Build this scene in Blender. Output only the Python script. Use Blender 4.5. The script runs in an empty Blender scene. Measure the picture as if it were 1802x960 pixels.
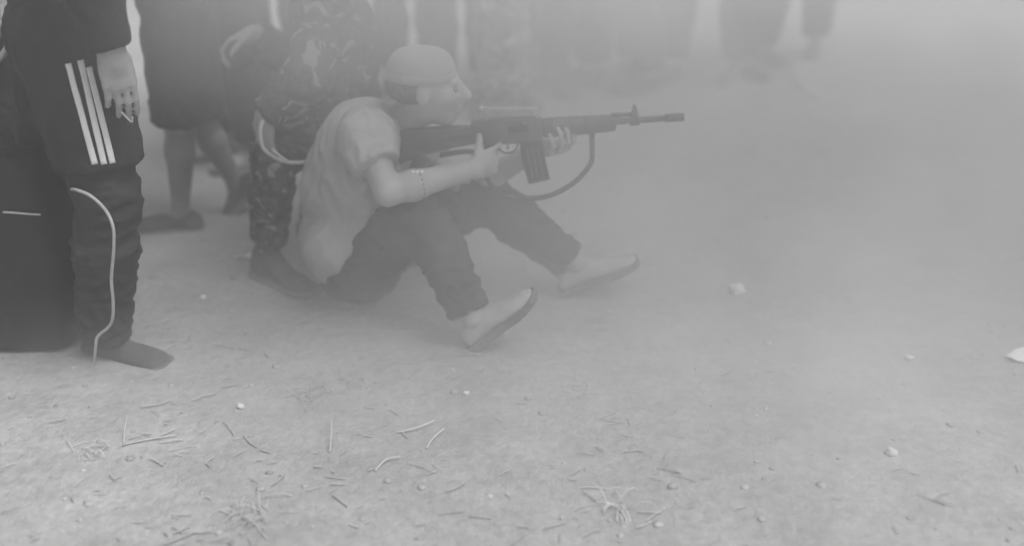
import bpy, bmesh, math, random
import numpy as np
from mathutils import Vector, Matrix, noise
from mathutils.bvhtree import BVHTree
R = math.radians
random.seed(11)
S = bpy.context.scene
COL = S.collection

# ------------------------------------------------------------------ camera
CAM_H, PITCH, FPX = 1.6, R(27.0), 1824.0
cam_d = bpy.data.cameras.new('camera')
cam_d.sensor_width = 36.0
cam_d.lens = 36.0 * FPX / 1802.0
cam_d.clip_start, cam_d.clip_end = 0.05, 600.0
cam = bpy.data.objects.new('camera', cam_d)
COL.objects.link(cam)
cam.location = (0, 0, CAM_H)
cam.rotation_euler = (math.pi / 2 - PITCH, 0, 0)
cam_d.dof.use_dof = True
cam_d.dof.focus_distance = 2.75
cam_d.dof.aperture_fstop = 0.75
S.camera = cam

# ------------------------------------------------------------------ sky, sun, exposure
SUN_EL, SUN_AZ = R(64), R(112)          # azimuth clockwise from +Y
w = bpy.data.worlds.new('World'); S.world = w; w.use_nodes = True
nt = w.node_tree; nt.nodes.clear()
sky = nt.nodes.new('ShaderNodeTexSky'); sky.sky_type = 'NISHITA'; sky.sun_disc = False
sky.sun_elevation = SUN_EL; sky.sun_rotation = SUN_AZ; sky.dust_density = 5.0
bw = nt.nodes.new('ShaderNodeRGBToBW')   # the photograph is monochrome
bg = nt.nodes.new('ShaderNodeBackground'); bg.inputs['Strength'].default_value = 0.10
out = nt.nodes.new('ShaderNodeOutputWorld')
nt.links.new(sky.outputs[0], bw.inputs[0]); nt.links.new(bw.outputs[0], bg.inputs[0]); nt.links.new(bg.outputs[0], out.inputs[0])
sd = bpy.data.lights.new('sun', 'SUN'); sd.energy = 2.0; sd.angle = R(30); sd.color = (1, 1, 1)
sun = bpy.data.objects.new('sun', sd); COL.objects.link(sun)
tosun = Vector((math.sin(SUN_AZ) * math.cos(SUN_EL), math.cos(SUN_AZ) * math.cos(SUN_EL), math.sin(SUN_EL)))
sun.rotation_euler = tosun.to_track_quat('Z', 'Y').to_euler()
sun.location = tosun * 30
S.view_settings.view_transform = 'Standard'; S.view_settings.look = 'None'
S.view_settings.gamma = 1.0; S.view_settings.use_curve_mapping = False
S.view_settings.exposure = 0.62
S.render.engine = 'CYCLES'
S.cycles.max_bounces = 6; S.cycles.volume_bounces = 2; S.cycles.volume_step_rate = 2.0
S.cycles.use_denoising = True

# ------------------------------------------------------------------ helpers
def ray(u, v):
    x, y = (u - 901.0) / FPX, -(v - 480.0) / FPX
    return Vector((x, math.cos(PITCH) + y * math.sin(PITCH), -math.sin(PITCH) + y * math.cos(PITCH)))
def P(u, v, Y):
    d = ray(u, v); return Vector((0, 0, CAM_H)) + d * (Y / d.y)
def gh(x, y):
    p = Vector((x, y, 0))
    return 0.010 * noise.noise(p * 1.3) + 0.006 * noise.noise(p * 4.1 + Vector((7, 3, 1))) + 0.0025 * noise.noise(p * 15.0)
def G(u, v):
    d = ray(u, v); t = -CAM_H / d.z
    q = Vector((0, 0, CAM_H)) + d * t
    return Vector((q.x, q.y, gh(q.x, q.y)))

def tag(o, label=None, cat=None, group=None, kind=None):
    if label: o['label'] = label
    if cat: o['category'] = cat
    if group: o['group'] = group
    if kind: o['kind'] = kind
    return o
def empty(name, loc, label, cat, group=None):
    o = bpy.data.objects.new(name, None); COL.objects.link(o); o.location = loc
    o.empty_display_size = 0.1
    bpy.context.view_layer.update()
    return tag(o, label, cat, group)
def link(name, me, mat, parent=None, smooth=True):
    o = bpy.data.objects.new(name, me); COL.objects.link(o)
    if mat and not me.materials: me.materials.append(mat)
    if smooth:
        me.polygons.foreach_set('use_smooth', [True] * len(me.polygons))
    if parent:
        o.parent = parent
        M = Matrix.Translation(parent.location) if parent.type == 'EMPTY' and not parent.parent else Matrix.Identity(4)
        if parent.type == 'EMPTY': o.matrix_parent_inverse = M.inverted()
    return o

def mat(name, val, rough=0.85, var=0.15, scale=6.0, bump=0.0, bscale=60.0, spec=0.3, stretch=None, metal=0.0):
    m = bpy.data.materials.new(name); m.use_nodes = True
    n = m.node_tree.nodes; L = m.node_tree.links
    b = n['Principled BSDF']
    b.inputs['Roughness'].default_value = rough; b.inputs['Specular IOR Level'].default_value = spec
    b.inputs['Metallic'].default_value = metal
    tc = n.new('ShaderNodeTexCoord')
    src = tc.outputs['Object']
    if stretch:
        mp = n.new('ShaderNodeMapping'); mp.inputs['Scale'].default_value = stretch
        L.new(src, mp.inputs[0]); src = mp.outputs[0]
    nz = n.new('ShaderNodeTexNoise'); nz.inputs['Scale'].default_value = scale; nz.inputs['Detail'].default_value = 6
    L.new(src, nz.inputs['Vector'])
    mr = n.new('ShaderNodeMapRange')
    mr.inputs['From Min'].default_value = 0.3; mr.inputs['From Max'].default_value = 0.7
    mr.inputs['To Min'].default_value = val * (1 - var); mr.inputs['To Max'].default_value = val * (1 + var)
    L.new(nz.outputs['Fac'], mr.inputs['Value'])
    L.new(mr.outputs[0], b.inputs['Base Color'])
    if bump:
        nb = n.new('ShaderNodeTexNoise'); nb.inputs['Scale'].default_value = bscale; nb.inputs['Detail'].default_value = 5
        L.new(src, nb.inputs['Vector'])
        bp = n.new('ShaderNodeBump'); bp.inputs['Strength'].default_value = bump; bp.inputs['Distance'].default_value = 0.01
        L.new(nb.outputs['Fac'], bp.inputs['Height']); L.new(bp.outputs[0], b.inputs['Normal'])
    return m
def camo(name, lo, mid, hi, scale):
    m = mat(name, mid, 0.9, 0.1, 8, 0.3, 90)
    n = m.node_tree.nodes; L = m.node_tree.links; b = n['Principled BSDF']
    tc = n.new('ShaderNodeTexCoord')
    nz = n.new('ShaderNodeTexNoise'); nz.inputs['Scale'].default_value = scale; nz.inputs['Detail'].default_value = 3
    nz.inputs['Distortion'].default_value = 1.2
    L.new(tc.outputs['Object'], nz.inputs['Vector'])
    cr = n.new('ShaderNodeValToRGB'); cr.color_ramp.interpolation = 'CONSTANT'
    e = cr.color_ramp.elements
    e[0].position = 0; e[0].color = (lo, lo, lo, 1); e[1].position = 0.46; e[1].color = (mid, mid, mid, 1)
    k = e.new(0.545); k.color = (lo * 1.5, lo * 1.5, lo * 1.5, 1); k = e.new(0.60); k.color = (hi, hi, hi, 1)
    L.new(nz.outputs['Fac'], cr.inputs[0]); L.new(cr.outputs[0], b.inputs['Base Color'])
    return m

M_SKIN = mat('skin', 0.30, 0.6, 0.10, 14, 0.15, 140)
M_SKIN_D = mat('skin_dark', 0.22, 0.6, 0.12, 14, 0.15, 140)
M_SHIRT = mat('pale_cotton', 0.32, 0.95, 0.06, 5, 0.35, 45)
M_DARK = mat('dark_cotton', 0.022, 0.95, 0.25, 7, 0.4, 40)
M_DARK2 = mat('charcoal_cotton', 0.035, 0.95, 0.25, 7, 0.4, 40)
M_GREY = mat('faded_black_cotton', 0.06, 0.95, 0.25, 7, 0.4, 40)
M_BLACK = mat('black_nylon', 0.014, 0.8, 0.25, 9, 0.4, 60)
M_WHITE = mat('white_braid', 0.66, 0.8, 0.06, 40, 0.2, 200)
M_CAMO = camo('camouflage_cloth', 0.018, 0.055, 0.19, 14)
M_CAMO_P = camo('pale_camouflage_cloth', 0.10, 0.28, 0.6, 22)
M_CAP = mat('pale_cap_cloth', 0.27, 0.9, 0.08, 9, 0.3, 80)
M_HAIR = mat('dark_hair', 0.10, 0.7, 0.3, 60, 0.6, 200)
M_SHOE = mat('dusty_leather', 0.06, 0.75, 0.4, 12, 0.3, 60)
M_SHOE_P = mat('pale_canvas', 0.34, 0.85, 0.15, 20, 0.3, 90)
M_SOLE = mat('rubber_sole', 0.13, 0.85, 0.2, 30, 0.2, 90)
M_SOLE_P = mat('pale_rubber', 0.38, 0.8, 0.12, 30, 0.2, 90)
M_STEEL = mat('worn_gunmetal', 0.06, 0.45, 0.3, 25, 0.1, 90, 0.5, metal=0.3)
M_WOOD = mat('worn_stock', 0.07, 0.6, 0.3, 9, 0.15, 60, stretch=(1, 8, 8))
M_WEB = mat('pale_webbing', 0.40, 0.9, 0.1, 60, 0.3, 200)
M_WEBD = mat('dark_webbing', 0.06, 0.9, 0.1, 60, 0.3, 200)
M_STONE = mat('pale_stone', 0.55, 0.9, 0.15, 30, 0.5, 60)
M_STRAW = mat('dry_straw', 0.42, 0.8, 0.3, 3)
M_STRAWD = mat('weathered_straw', 0.36, 0.85, 0.35, 3)
M_TWIG = mat('dry_twig', 0.40, 0.85, 0.3, 20, 0.4, 90)
M_PAPER = mat('pale_paper', 0.72, 0.9, 0.05, 20)
M_EYE = mat('eye', 0.12, 0.2, 0.1, 10, spec=0.6)

# ground: trodden dry earth with dust drifts and specks
M_GROUND = bpy.data.materials.new('trodden_earth'); M_GROUND.use_nodes = True
def ground_nodes(m):
    n = m.node_tree.nodes; L = m.node_tree.links; b = n['Principled BSDF']
    b.inputs['Roughness'].default_value = 0.95; b.inputs['Specular IOR Level'].default_value = 0.15
    tc = n.new('ShaderNodeTexCoord')
    def nz(scale, det, stretch=None):
        s = tc.outputs['Object']
        if stretch:
            mp = n.new('ShaderNodeMapping'); mp.inputs['Scale'].default_value = stretch; L.new(s, mp.inputs[0]); s = mp.outputs[0]
        t = n.new('ShaderNodeTexNoise'); t.inputs['Scale'].default_value = scale; t.inputs['Detail'].default_value = det
        t.inputs['Roughness'].default_value = 0.62
        L.new(s, t.inputs['Vector']); return t.outputs['Fac']
    def ramp(s, a, c, lo, hi):
        r = n.new('ShaderNodeMapRange'); r.inputs['From Min'].default_value = a; r.inputs['From Max'].default_value = c
        r.inputs['To Min'].default_value = lo; r.inputs['To Max'].default_value = hi; L.new(s, r.inputs[0]); return r.outputs[0]
    def mul(a, c):
        q = n.new('ShaderNodeMath'); q.operation = 'MULTIPLY'; L.new(a, q.inputs[0]); L.new(c, q.inputs[1]); return q.outputs[0]
    big = ramp(nz(1.1, 5), 0.3, 0.7, 0.255, 0.345)
    mid = ramp(nz(5.0, 7, (1, 1.6, 1)), 0.3, 0.7, 0.88, 1.12)
    fine = ramp(nz(38.0, 6), 0.25, 0.75, 0.82, 1.18)
    speck = ramp(nz(95.0, 2), 0.66, 0.74, 1.0, 1.35)
    L.new(mul(mul(mul(big, mid), fine), speck), b.inputs['Base Color'])
    bp = n.new('ShaderNodeBump'); bp.inputs['Strength'].default_value = 0.7; bp.inputs['Distance'].default_value = 0.02
    L.new(nz(26.0, 8), bp.inputs['Height']); L.new(bp.outputs[0], b.inputs['Normal'])
ground_nodes(M_GROUND)

# ------------------------------------------------------------------ ground sheet
def graded(a, b, step, far, k=1.35):
    c = [a + i * step for i in range(int(round((b - a) / step)) + 1)]
    s = step; lo = c[0]; hi = c[-1]; L, H = [], []
    while hi < far:
        s *= k; hi += s; H.append(hi); lo -= s; L.append(lo)
    return L[::-1] + c + H
xs = graded(-3.2, 3.2, 0.025, 120); ys = graded(0.9, 7.9, 0.025, 120)
vs = [(x, y, gh(x, y)) for y in ys for x in xs]
nx = len(xs)
fs = [(j * nx + i, j * nx + i + 1, (j + 1) * nx + i + 1, (j + 1) * nx + i) for j in range(len(ys) - 1) for i in range(nx - 1)]
me = bpy.data.meshes.new('ground'); me.from_pydata(vs, [], fs)
tag(link('ground', me, M_GROUND), kind='structure', label='dry trodden earth strewn with straw')

# ------------------------------------------------------------------ body modelling: unions of tapered limbs, voxel-joined
def frame_z(d):
    return d.normalized().to_track_quat('Z', 'Y').to_matrix()
def ball(bm, c, r, seg=12):
    bmesh.ops.create_uvsphere(bm, u_segments=seg, v_segments=seg - 3, radius=r, matrix=Matrix.Translation(c))
NV = lambda v: np.array(v[:], dtype=np.float32)
def prim_box(q):
    if q[0] in 'cf':
        r = max(q[2], q[4]); a, b = NV(q[1]), NV(q[3]); return np.minimum(a, b) - r, np.maximum(a, b) + r
    r = max(q[3]); c = NV(q[1]); return c - r, c + r
def prim_sdf(q, p):
    if q[0] in 'cf':
        a, b = NV(q[1]), NV(q[3]); ab = b - a; L2 = float(ab @ ab) + 1e-9
        t = ((p - a) @ ab) / L2; tc = np.clip(t, 0, 1)
        d = np.linalg.norm(p - a - tc[..., None] * ab, axis=-1) - (q[2] + (q[4] - q[2]) * tc)
        if q[0] == 'f':                               # flat ends
            l = L2 ** 0.5
            d = np.maximum(np.linalg.norm(p - a - t[..., None] * ab, axis=-1) - (q[2] + (q[4] - q[2]) * tc), (np.abs(t - 0.5) - 0.5) * l)
        return d
    A = np.array(q[2], dtype=np.float32); r = np.array(q[3], dtype=np.float32)
    l = (p - NV(q[1])) @ A
    k0 = np.linalg.norm(l / r, axis=-1); k1 = np.linalg.norm(l / (r * r), axis=-1) + 1e-6
    return k0 * (k0 - 1) / k1
def fuse(name, prims, voxel, m, parent, smooth=0, wrinkle=0.0, wscale=9.0, wst=(1, 1, 1), cut=None, blend=0.022, cutn=None, minus=()):
    """one continuous surface: smooth union of limbs and ellipsoids, meshed by surface nets.
    the first cutn shapes (all when None) are trimmed by the cut planes (point, normal)."""
    bx = [prim_box(q) for q in prims]
    pad = blend + 3 * voxel
    lo = np.min([b[0] for b in bx], axis=0) - pad; hi = np.max([b[1] for b in bx], axis=0) + pad
    N = np.ceil((hi - lo) / voxel).astype(int) + 1
    D = np.full(N, 0.2, dtype=np.float32)
    def region(q, k):
        i0 = np.maximum(np.floor((prim_box(q)[0] - lo - k) / voxel).astype(int), 0); i1 = np.minimum(np.ceil((prim_box(q)[1] - lo + k) / voxel).astype(int) + 1, N)
        ax = [lo[i] + voxel * np.arange(i0[i], i1[i], dtype=np.float32) for i in range(3)]
        return tuple(slice(i0[i], i1[i]) for i in range(3)), np.stack(np.meshgrid(*ax, indexing='ij'), -1)
    def docut(sl=None):
        for pt, nr in cut or ():
            g = [(lo[i] + voxel * np.arange(N[i], dtype=np.float32) - pt[i]) * nr.normalized()[i] for i in range(3)]
            np.maximum(D, g[0][:, None, None] + g[1][None, :, None] + g[2][None, None, :], out=D)
    for i, q in enumerate(prims):
        if cutn is not None and i == cutn: docut()
        small = q[0] in 'cf' and max(q[2], q[4]) < 0.0165
        k = 0.004 if small else blend
        sl, p = region(q, pad)
        d = prim_sdf(q, p); e = D[sl]
        h = np.maximum(k - np.abs(e - d), 0) / k
        D[sl] = np.minimum(e, d) - h * h * k * 0.25
    if cutn is None or cutn >= len(prims): docut()
    for q in minus:
        sl, p = region(q, pad); D[sl] = np.maximum(D[sl], -prim_sdf(q, p))
    for _ in range(smooth):
        D[1:-1, 1:-1, 1:-1] = (D[1:-1, 1:-1, 1:-1] * 2 + (D[2:, 1:-1, 1:-1] + D[:-2, 1:-1, 1:-1] + D[1:-1, 2:, 1:-1] + D[1:-1, :-2, 1:-1] + D[1:-1, 1:-1, 2:] + D[1:-1, 1:-1, :-2])) / 8
    ins = D < 0
    cs = sum(ins[x:N[0] - 1 + x, y:N[1] - 1 + y, z:N[2] - 1 + z].astype(np.int8) for x in (0, 1) for y in (0, 1) for z in (0, 1))
    act = (cs > 0) & (cs < 8)
    idx = np.argwhere(act); vid = np.full(act.shape, -1, dtype=np.int64); vid[act] = np.arange(len(idx))
    acc = np.zeros((len(idx), 3)); cnt = np.zeros(len(idx))
    for ax in range(3):
        o1, o2 = [i for i in range(3) if i != ax]
        for a_ in (0, 1):
            for b_ in (0, 1):
                off = np.zeros(3, int); off[o1] = a_; off[o2] = b_; of2 = off.copy(); of2[ax] = 1
                p0, p1 = idx + off, idx + of2
                d0, d1 = D[tuple(p0.T)], D[tuple(p1.T)]; x = (d0 < 0) != (d1 < 0)
                t = np.where(x, d0 / np.where(x, d0 - d1, 1), 0)
                pt = off[None, :].astype(float).repeat(len(idx), 0); pt[:, ax] = t
                acc[x] += pt[x]; cnt[x] += 1
    V = lo + (idx + acc / np.maximum(cnt, 1)[:, None]) * voxel
    F = []
    for ax in range(3):
        o1, o2 = (ax + 1) % 3, (ax + 2) % 3
        a0 = np.take(ins, np.arange(N[ax] - 1), ax); a1 = np.take(ins, np.arange(1, N[ax]), ax)
        e = np.argwhere(a0 != a1)
        e = e[(e[:, o1] > 0) & (e[:, o2] > 0) & (e[:, o1] < N[o1] - 1) & (e[:, o2] < N[o2] - 1)]
        flip = ins[tuple(e.T)]
        c = []
        for u_, v_ in ((0, 0), (1, 0), (1, 1), (0, 1)):
            k = e.copy(); k[:, o1] -= u_; k[:, o2] -= v_; c.append(vid[tuple(k.T)])
        qd = np.stack(c, -1); qd[~flip] = qd[~flip][:, ::-1]; F.append(qd)
    F = np.concatenate(F)
    me2 = bpy.data.meshes.new(name)
    me2.vertices.add(len(V)); me2.vertices.foreach_set('co', V.astype(np.float32).ravel())
    me2.loops.add(F.size); me2.loops.foreach_set('vertex_index', F.ravel().astype(np.int32))
    me2.polygons.add(len(F)); me2.polygons.foreach_set('loop_start', np.arange(0, F.size, 4, dtype=np.int32))
    me2.update(calc_edges=True); me2.validate()
    if wrinkle:
        nr = np.empty(len(V) * 3, dtype=np.float32); me2.vertices.foreach_get('normal', nr); nr = nr.reshape(-1, 3)
        W = np.empty(len(V), dtype=np.float32)
        for i, c in enumerate(V.tolist()):
            q = Vector((c[0] * wst[0], c[1] * wst[1], c[2] * wst[2])) * wscale
            t = noise.noise(q + Vector((noise.noise(q * 0.5), noise.noise(q * 0.5 + Vector((5, 5, 5))), 0)) * 1.5)
            t2 = noise.noise(q * 2.3 + Vector((9, 1, 4)))
            W[i] = wrinkle * (1 - 2.2 * abs(t) ** 0.8 + 0.5 * (0.4 - abs(t2)))
        me2.vertices.foreach_set('co', (V + nr * W[:, None]).astype(np.float32).ravel()); me2.update()
    return link(name, me2, m, parent)

def basis(fwd, up):
    f = fwd.normalized(); r = f.cross(up).normalized(); u = r.cross(f).normalized()
    return r, f, u
def mat3(a, b, c): return Matrix((a, b, c)).transposed()

def hand(w, d, n, curl=0.35, spread=0.0, size=1.0, thumb_curl=0.4, flip=1, thumb_out=0.75, radial=None):
    """palm from wrist w along d; palm faces n; curl bends the fingers towards n. flip=+1/-1 picks the thumb side."""
    d = d.normalized(); n = (n - d * n.dot(d)).normalized(); s = d.cross(n) * flip      # s points to the thumb side
    out = []
    pl = 0.085 * size
    A = mat3(s, d, n)
    out.append(('e', w + d * pl * 0.52, A, (0.041 * size, 0.052 * size, 0.016 * size)))
    out.append(('c', w, 0.024 * size, w + d * pl * 0.3, 0.024 * size))
    lens = (0.040, 0.045, 0.042, 0.033)
    offs = (0.030, 0.010, -0.011, -0.031)
    cs = curl if isinstance(curl, (tuple, list)) else (curl,) * 4
    for k in range(4):
        p = w + d * (pl * (0.98 if k < 3 else 0.88)) + s * offs[k] * size
        a = 0.0; dd = (d + s * spread * (1.5 - k)).normalized(); l = lens[k] * size; r = 0.0086 * size
        out.append(('c', w + d * pl * 0.45 + s * offs[k] * 0.8 * size, 0.012 * size, p, r * 1.08))
        for j in range(3):
            a += cs[k] * (0.9, 1.15, 0.8)[j]
            q = p + (dd * math.cos(a) + n * math.sin(a)) * l
            out.append(('c', p, r, q, r * 0.9)); p = q; r *= 0.92; l *= 0.72
    p = w + d * pl * 0.22 + s * 0.026 * size
    t1 = (d * 0.6 + s * thumb_out + n * 0.35).normalized()
    q = p + t1 * 0.042 * size; out.append(('c', p, 0.015 * size, q, 0.0115 * size))
    t2 = (t1 + n * thumb_curl + d * 0.5).normalized(); p2 = q + t2 * 0.032 * size; out.append(('c', q, 0.0115 * size, p2, 0.010 * size))
    t3 = (t2 + n * thumb_curl * 0.6).normalized(); out.append(('c', p2, 0.010 * size, p2 + t3 * 0.024 * size, 0.0088 * size))
    return out

def head_prims(c, f, u, nose=0.0):
    r, f, u = basis(f, u); A = mat3(r, f, u)
    at = lambda a, b, d: c + r * a + f * b + u * d
    out = [('e', at(0, -0.012, 0.028), A, (0.074, 0.096, 0.088)),
           ('e', at(0, 0.028, -0.035), A, (0.056, 0.060, 0.070)),
           ('e', at(0, 0.05, -0.088), A, (0.032, 0.030, 0.025)),
           ('c', at(0, 0.078, 0.024), 0.013, at(0, 0.104 + nose, -0.020), 0.0135), ('c', at(0, 0.078, -0.012), 0.019, at(0, 0.096 + nose, -0.024), 0.0135), ('c', at(0, 0.07, -0.04), 0.03, at(0, 0.082, -0.055), 0.018),
           ('c', at(-0.011, 0.096, -0.026), 0.009, at(0.011, 0.096, -0.026), 0.009),
           ('c', at(-0.034, 0.074, 0.026), 0.011, at(0.034, 0.074, 0.026), 0.011),
           ('c', at(-0.020, 0.084, -0.053), 0.0075, at(0.020, 0.084, -0.053), 0.0075),
           ('c', at(-0.018, 0.081, -0.066), 0.008, at(0.018, 0.081, -0.066), 0.008),
           ('e', at(0.036, 0.052, -0.018), A, (0.024, 0.028, 0.024)), ('e', at(-0.036, 0.052, -0.018), A, (0.024, 0.028, 0.024))]
    for s in (-1, 1):
        out.append(('e', at(s * 0.076, -0.012, -0.008), A, (0.008, 0.017, 0.028)))
    return out

def torso_prims(J, e=0.0):
    right = (J['shR'] - J['shL']).normalized(); up = (J['chest'] - J['pelvis']).normalized()
    fw = up.cross(right).normalized(); A = mat3(right, fw, right.cross(fw))
    hr = (J['hipR'] - J['hipL']).normalized()
    A2 = mat3(hr, up.cross(hr).normalized(), hr.cross(up.cross(hr).normalized()))
    return [('c', J['hipL'], 0.092 + e, J['hipR'], 0.092 + e),
            ('e', J['pelvis'], A2, (0.150 + e, 0.108 + e, 0.11 + e)),
            ('e', J['pelvis'].lerp(J['chest'], 0.5), A, (0.140 + e, 0.105 + e, 0.16 + e)),
            ('e', J['chest'], A, (0.160 + e, 0.115 + e, 0.16 + e)),
            ('c', J['shL'], 0.056 + e, J['chest'].lerp(J['neck'], 0.6), 0.075 + e),
            ('c', J['shR'], 0.056 + e, J['chest'].lerp(J['neck'], 0.6), 0.075 + e)]
def arm_prims(J, s, e=0.0):
    return [('c', J['sh' + s], 0.054 + e, J['el' + s], 0.037 + e),
            ('c', J['el' + s], 0.036 + e, J['el' + s].lerp(J['wr' + s], 0.28), 0.042 + e), ('c', J['el' + s].lerp(J['wr' + s], 0.28), 0.042 + e, J['wr' + s], 0.026 + e)]
def leg_prims(J, s, e=0.0, hip=0.0):
    k, a, h = J['kn' + s], J['an' + s], J['hip' + s]
    back = (k - h).normalized().cross((J['hipR'] - J['hipL'])).normalized()
    cf = k.lerp(a, 0.32)
    return [('c', h, 0.088 + e + hip, k, 0.058 + e), ('c', k, 0.056 + e, cf, 0.055 + e), ('c', cf, 0.055 + e, a, 0.034 + e)]

def body(parent, J, m, voxel=0.006, name='body', hands=True):
    pr = torso_prims(J, -0.028) + arm_prims(J, 'L') + arm_prims(J, 'R') + leg_prims(J, 'L', -0.004, -0.024) + leg_prims(J, 'R', -0.004, -0.024)
    r, f, u = basis(J['face'], J['crown'])
    pr += head_prims(J['head'], J['face'], J['crown'], J.get('nose', 0.0))
    pr.append(('c', J['neck'], 0.058, J['head'] - u * 0.06 - f * 0.02, 0.052))
    mn = [('c', J['head'] + r * k * 0.030 + f * 0.092 + u * 0.004, 0.013, J['head'] + r * k * 0.036 + f * 0.090 + u * 0.004, 0.012) for k in (-1, 1)]
    for s in 'LR':
        if 'hand' + s in J: pr += J['hand' + s]
        pr.append(('c', J['an' + s], 0.028, J['an' + s] + J['toe' + s] * 0.09 - J['sole' + s] * 0.042, 0.020))
    return fuse(name, pr, voxel, m, parent, 0, minus=mn)

def loft(rings, close=True):
    bm = bmesh.new(); R_ = []
    for ring in rings: R_.append([bm.verts.new(p) for p in ring])
    n = len(rings[0])
    for a, b in zip(R_[:-1], R_[1:]):
        for i in range(n): bm.faces.new((a[i], a[(i + 1) % n], b[(i + 1) % n], b[i]))
    if close:
        bm.faces.new(R_[0][::-1]); bm.faces.new(R_[-1])
    bmesh.ops.recalc_face_normals(bm, faces=bm.faces[:])
    return bm
def bm_link(name, bm, m, parent, smooth=True, subsurf=0):
    me = bpy.data.meshes.new(name); bm.to_mesh(me); bm.free()
    o = link(name, me, m, parent, smooth)
    if subsurf:
        s = o.modifiers.new('s', 'SUBSURF'); s.levels = subsurf; s.render_levels = subsurf
    return o
def shoe(parent, ankle, toe, up, m, ms, high=0.0, size=1.0, label=None):
    """shoe under an ankle joint: sole plane 0.085 below it"""
    f = toe.normalized(); r = f.cross(up).normalized(); u = r.cross(f).normalized()
    o = ankle - u * 0.085 * size
    st = [(-0.075, .026, .060), (-0.060, .034, .082 + high * .6), (-0.02, .037, .098 + high), (0.03, .038, .096 + high), (0.075, .041, .074), (0.125, .047, .066), (0.165, .046, .060), (0.195, .038, .053), (0.210, .022, .042)]
    rings = []
    for x, w_, h in st:
        ring = []
        for k in range(14):
            a = 2 * math.pi * k / 14; cx, sz = math.cos(a), math.sin(a)
            yy = w_ * math.copysign(abs(cx) ** 0.75, cx)
            zz = 0.014 + (h - 0.014) * (0.5 + 0.5 * math.copysign(abs(sz) ** 0.8, sz))
            if sz > 0.3: yy *= 0.82
            ring.append(o + (f * x + r * yy + u * zz) * size)
        rings.append(ring)
    sh = bm_link('shoe', loft(rings), m, parent, True, 1)
    if label: sh['label'] = label
    so = []
    for z in (0.0, 0.006, 0.020, 0.024):
        k = 0.94 if z in (0.0, 0.024) else 1.0
        so.append([o + (f * x * (1.02 if x > 0 else 1.05) + r * sg * (w_ + 0.004) * k + u * (z + 0.012 * max(0, x - 0.14) / 0.07)) * size
                   for sg, seq in ((1, st), (-1, st[::-1])) for x, w_, h in seq])
    sl = bm_link('sole', loft(so), ms, sh, False)
    return sh
def tube(pts, r, seg=8, closed=False, r1=None):
    rings = []
    n = len(pts)
    for i, p in enumerate(pts):
        d = (pts[min(i + 1, n - 1)] - pts[max(i - 1, 0)])
        A = frame_z(d if d.length > 1e-6 else Vector((0, 0, 1)))
        rr = r if r1 is None else r + (r1 - r) * i / (n - 1)
        rings.append([p + A @ Vector((math.cos(2 * math.pi * k / seg) * rr, math.sin(2 * math.pi * k / seg) * rr, 0)) for k in range(seg)])
    return loft(rings)
def spline(ctrl, n=8):
    out = []
    c = [ctrl[0]] + list(ctrl) + [ctrl[-1]]
    for i in range(1, len(c) - 2):
        for k in range(n):
            t = k / n; a, b, d, e = c[i - 1], c[i], c[i + 1], c[i + 2]
            out.append(0.5 * (2 * b + (d - a) * t + (2 * a - 5 * b + 4 * d - e) * t * t + (3 * b - a - 3 * d + e) * t ** 3))
    out.append(c[-2]); return out
def ribbon(pts, width, normal, thick=0.002):
    rings = []
    n = len(pts)
    for i, p in enumerate(pts):
        d = (pts[min(i + 1, n - 1)] - pts[max(i - 1, 0)]).normalized()
        nn = normal(i / (n - 1)) if callable(normal) else normal
        s = d.cross(nn).normalized(); t = s.cross(d).normalized()
        rings.append([p + s * width / 2 + t * thick / 2, p - s * width / 2 + t * thick / 2, p - s * width / 2 - t * thick / 2, p + s * width / 2 - t * thick / 2])
    return loft(rings)

def trousers(parent, J, m, voxel=0.009, e=0.016, flare=0.012, end=0.93, wr=0.006, name='trousers', waist=0.25, legs='LR'):
    pr = [('c', J['hipL'], 0.092 + e, J['hipR'], 0.092 + e)] + [torso_prims(J, e)[1]]
    up = (J['chest'] - J['pelvis']).normalized()
    cuts = [(J['pelvis'] + up * waist * 0.42, up)]
    for s in legs:
        k, a, h = J['kn' + s], J['an' + s], J['hip' + s]
        pr += [('c', h, 0.09 + e, k, 0.062 + e), ('c', k, 0.060 + e, k.lerp(a, 0.35), 0.058 + e + flare), ('f', k.lerp(a, 0.3), 0.058 + e + flare, k.lerp(a, end), 0.046 + e + flare)]
    return fuse(name, pr, voxel, m, parent, 1, wr, 13, (1, 1, 1.6), cuts, cutn=2)
def shorts(parent, J, m, frac=0.75, voxel=0.009, e=0.022, wr=0.006, name='shorts', flare=0.01):
    pr = [('c', J['hipL'], 0.092 + e, J['hipR'], 0.092 + e), torso_prims(J, e)[1]]
    up = (J['chest'] - J['pelvis']).normalized()
    for s in 'LR':
        k, h = J['kn' + s], J['hip' + s]
        pr += [('c', h, 0.09 + e, h.lerp(k, 0.3), 0.085 + e), ('f', h.lerp(k, 0.1), 0.09 + e, h.lerp(k, frac), 0.072 + e + flare)]
    return fuse(name, pr, voxel, m, parent, 1, wr, 12, (1, 1, 0.7), [(J['pelvis'] + up * 0.105, up)], cutn=2)
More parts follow.
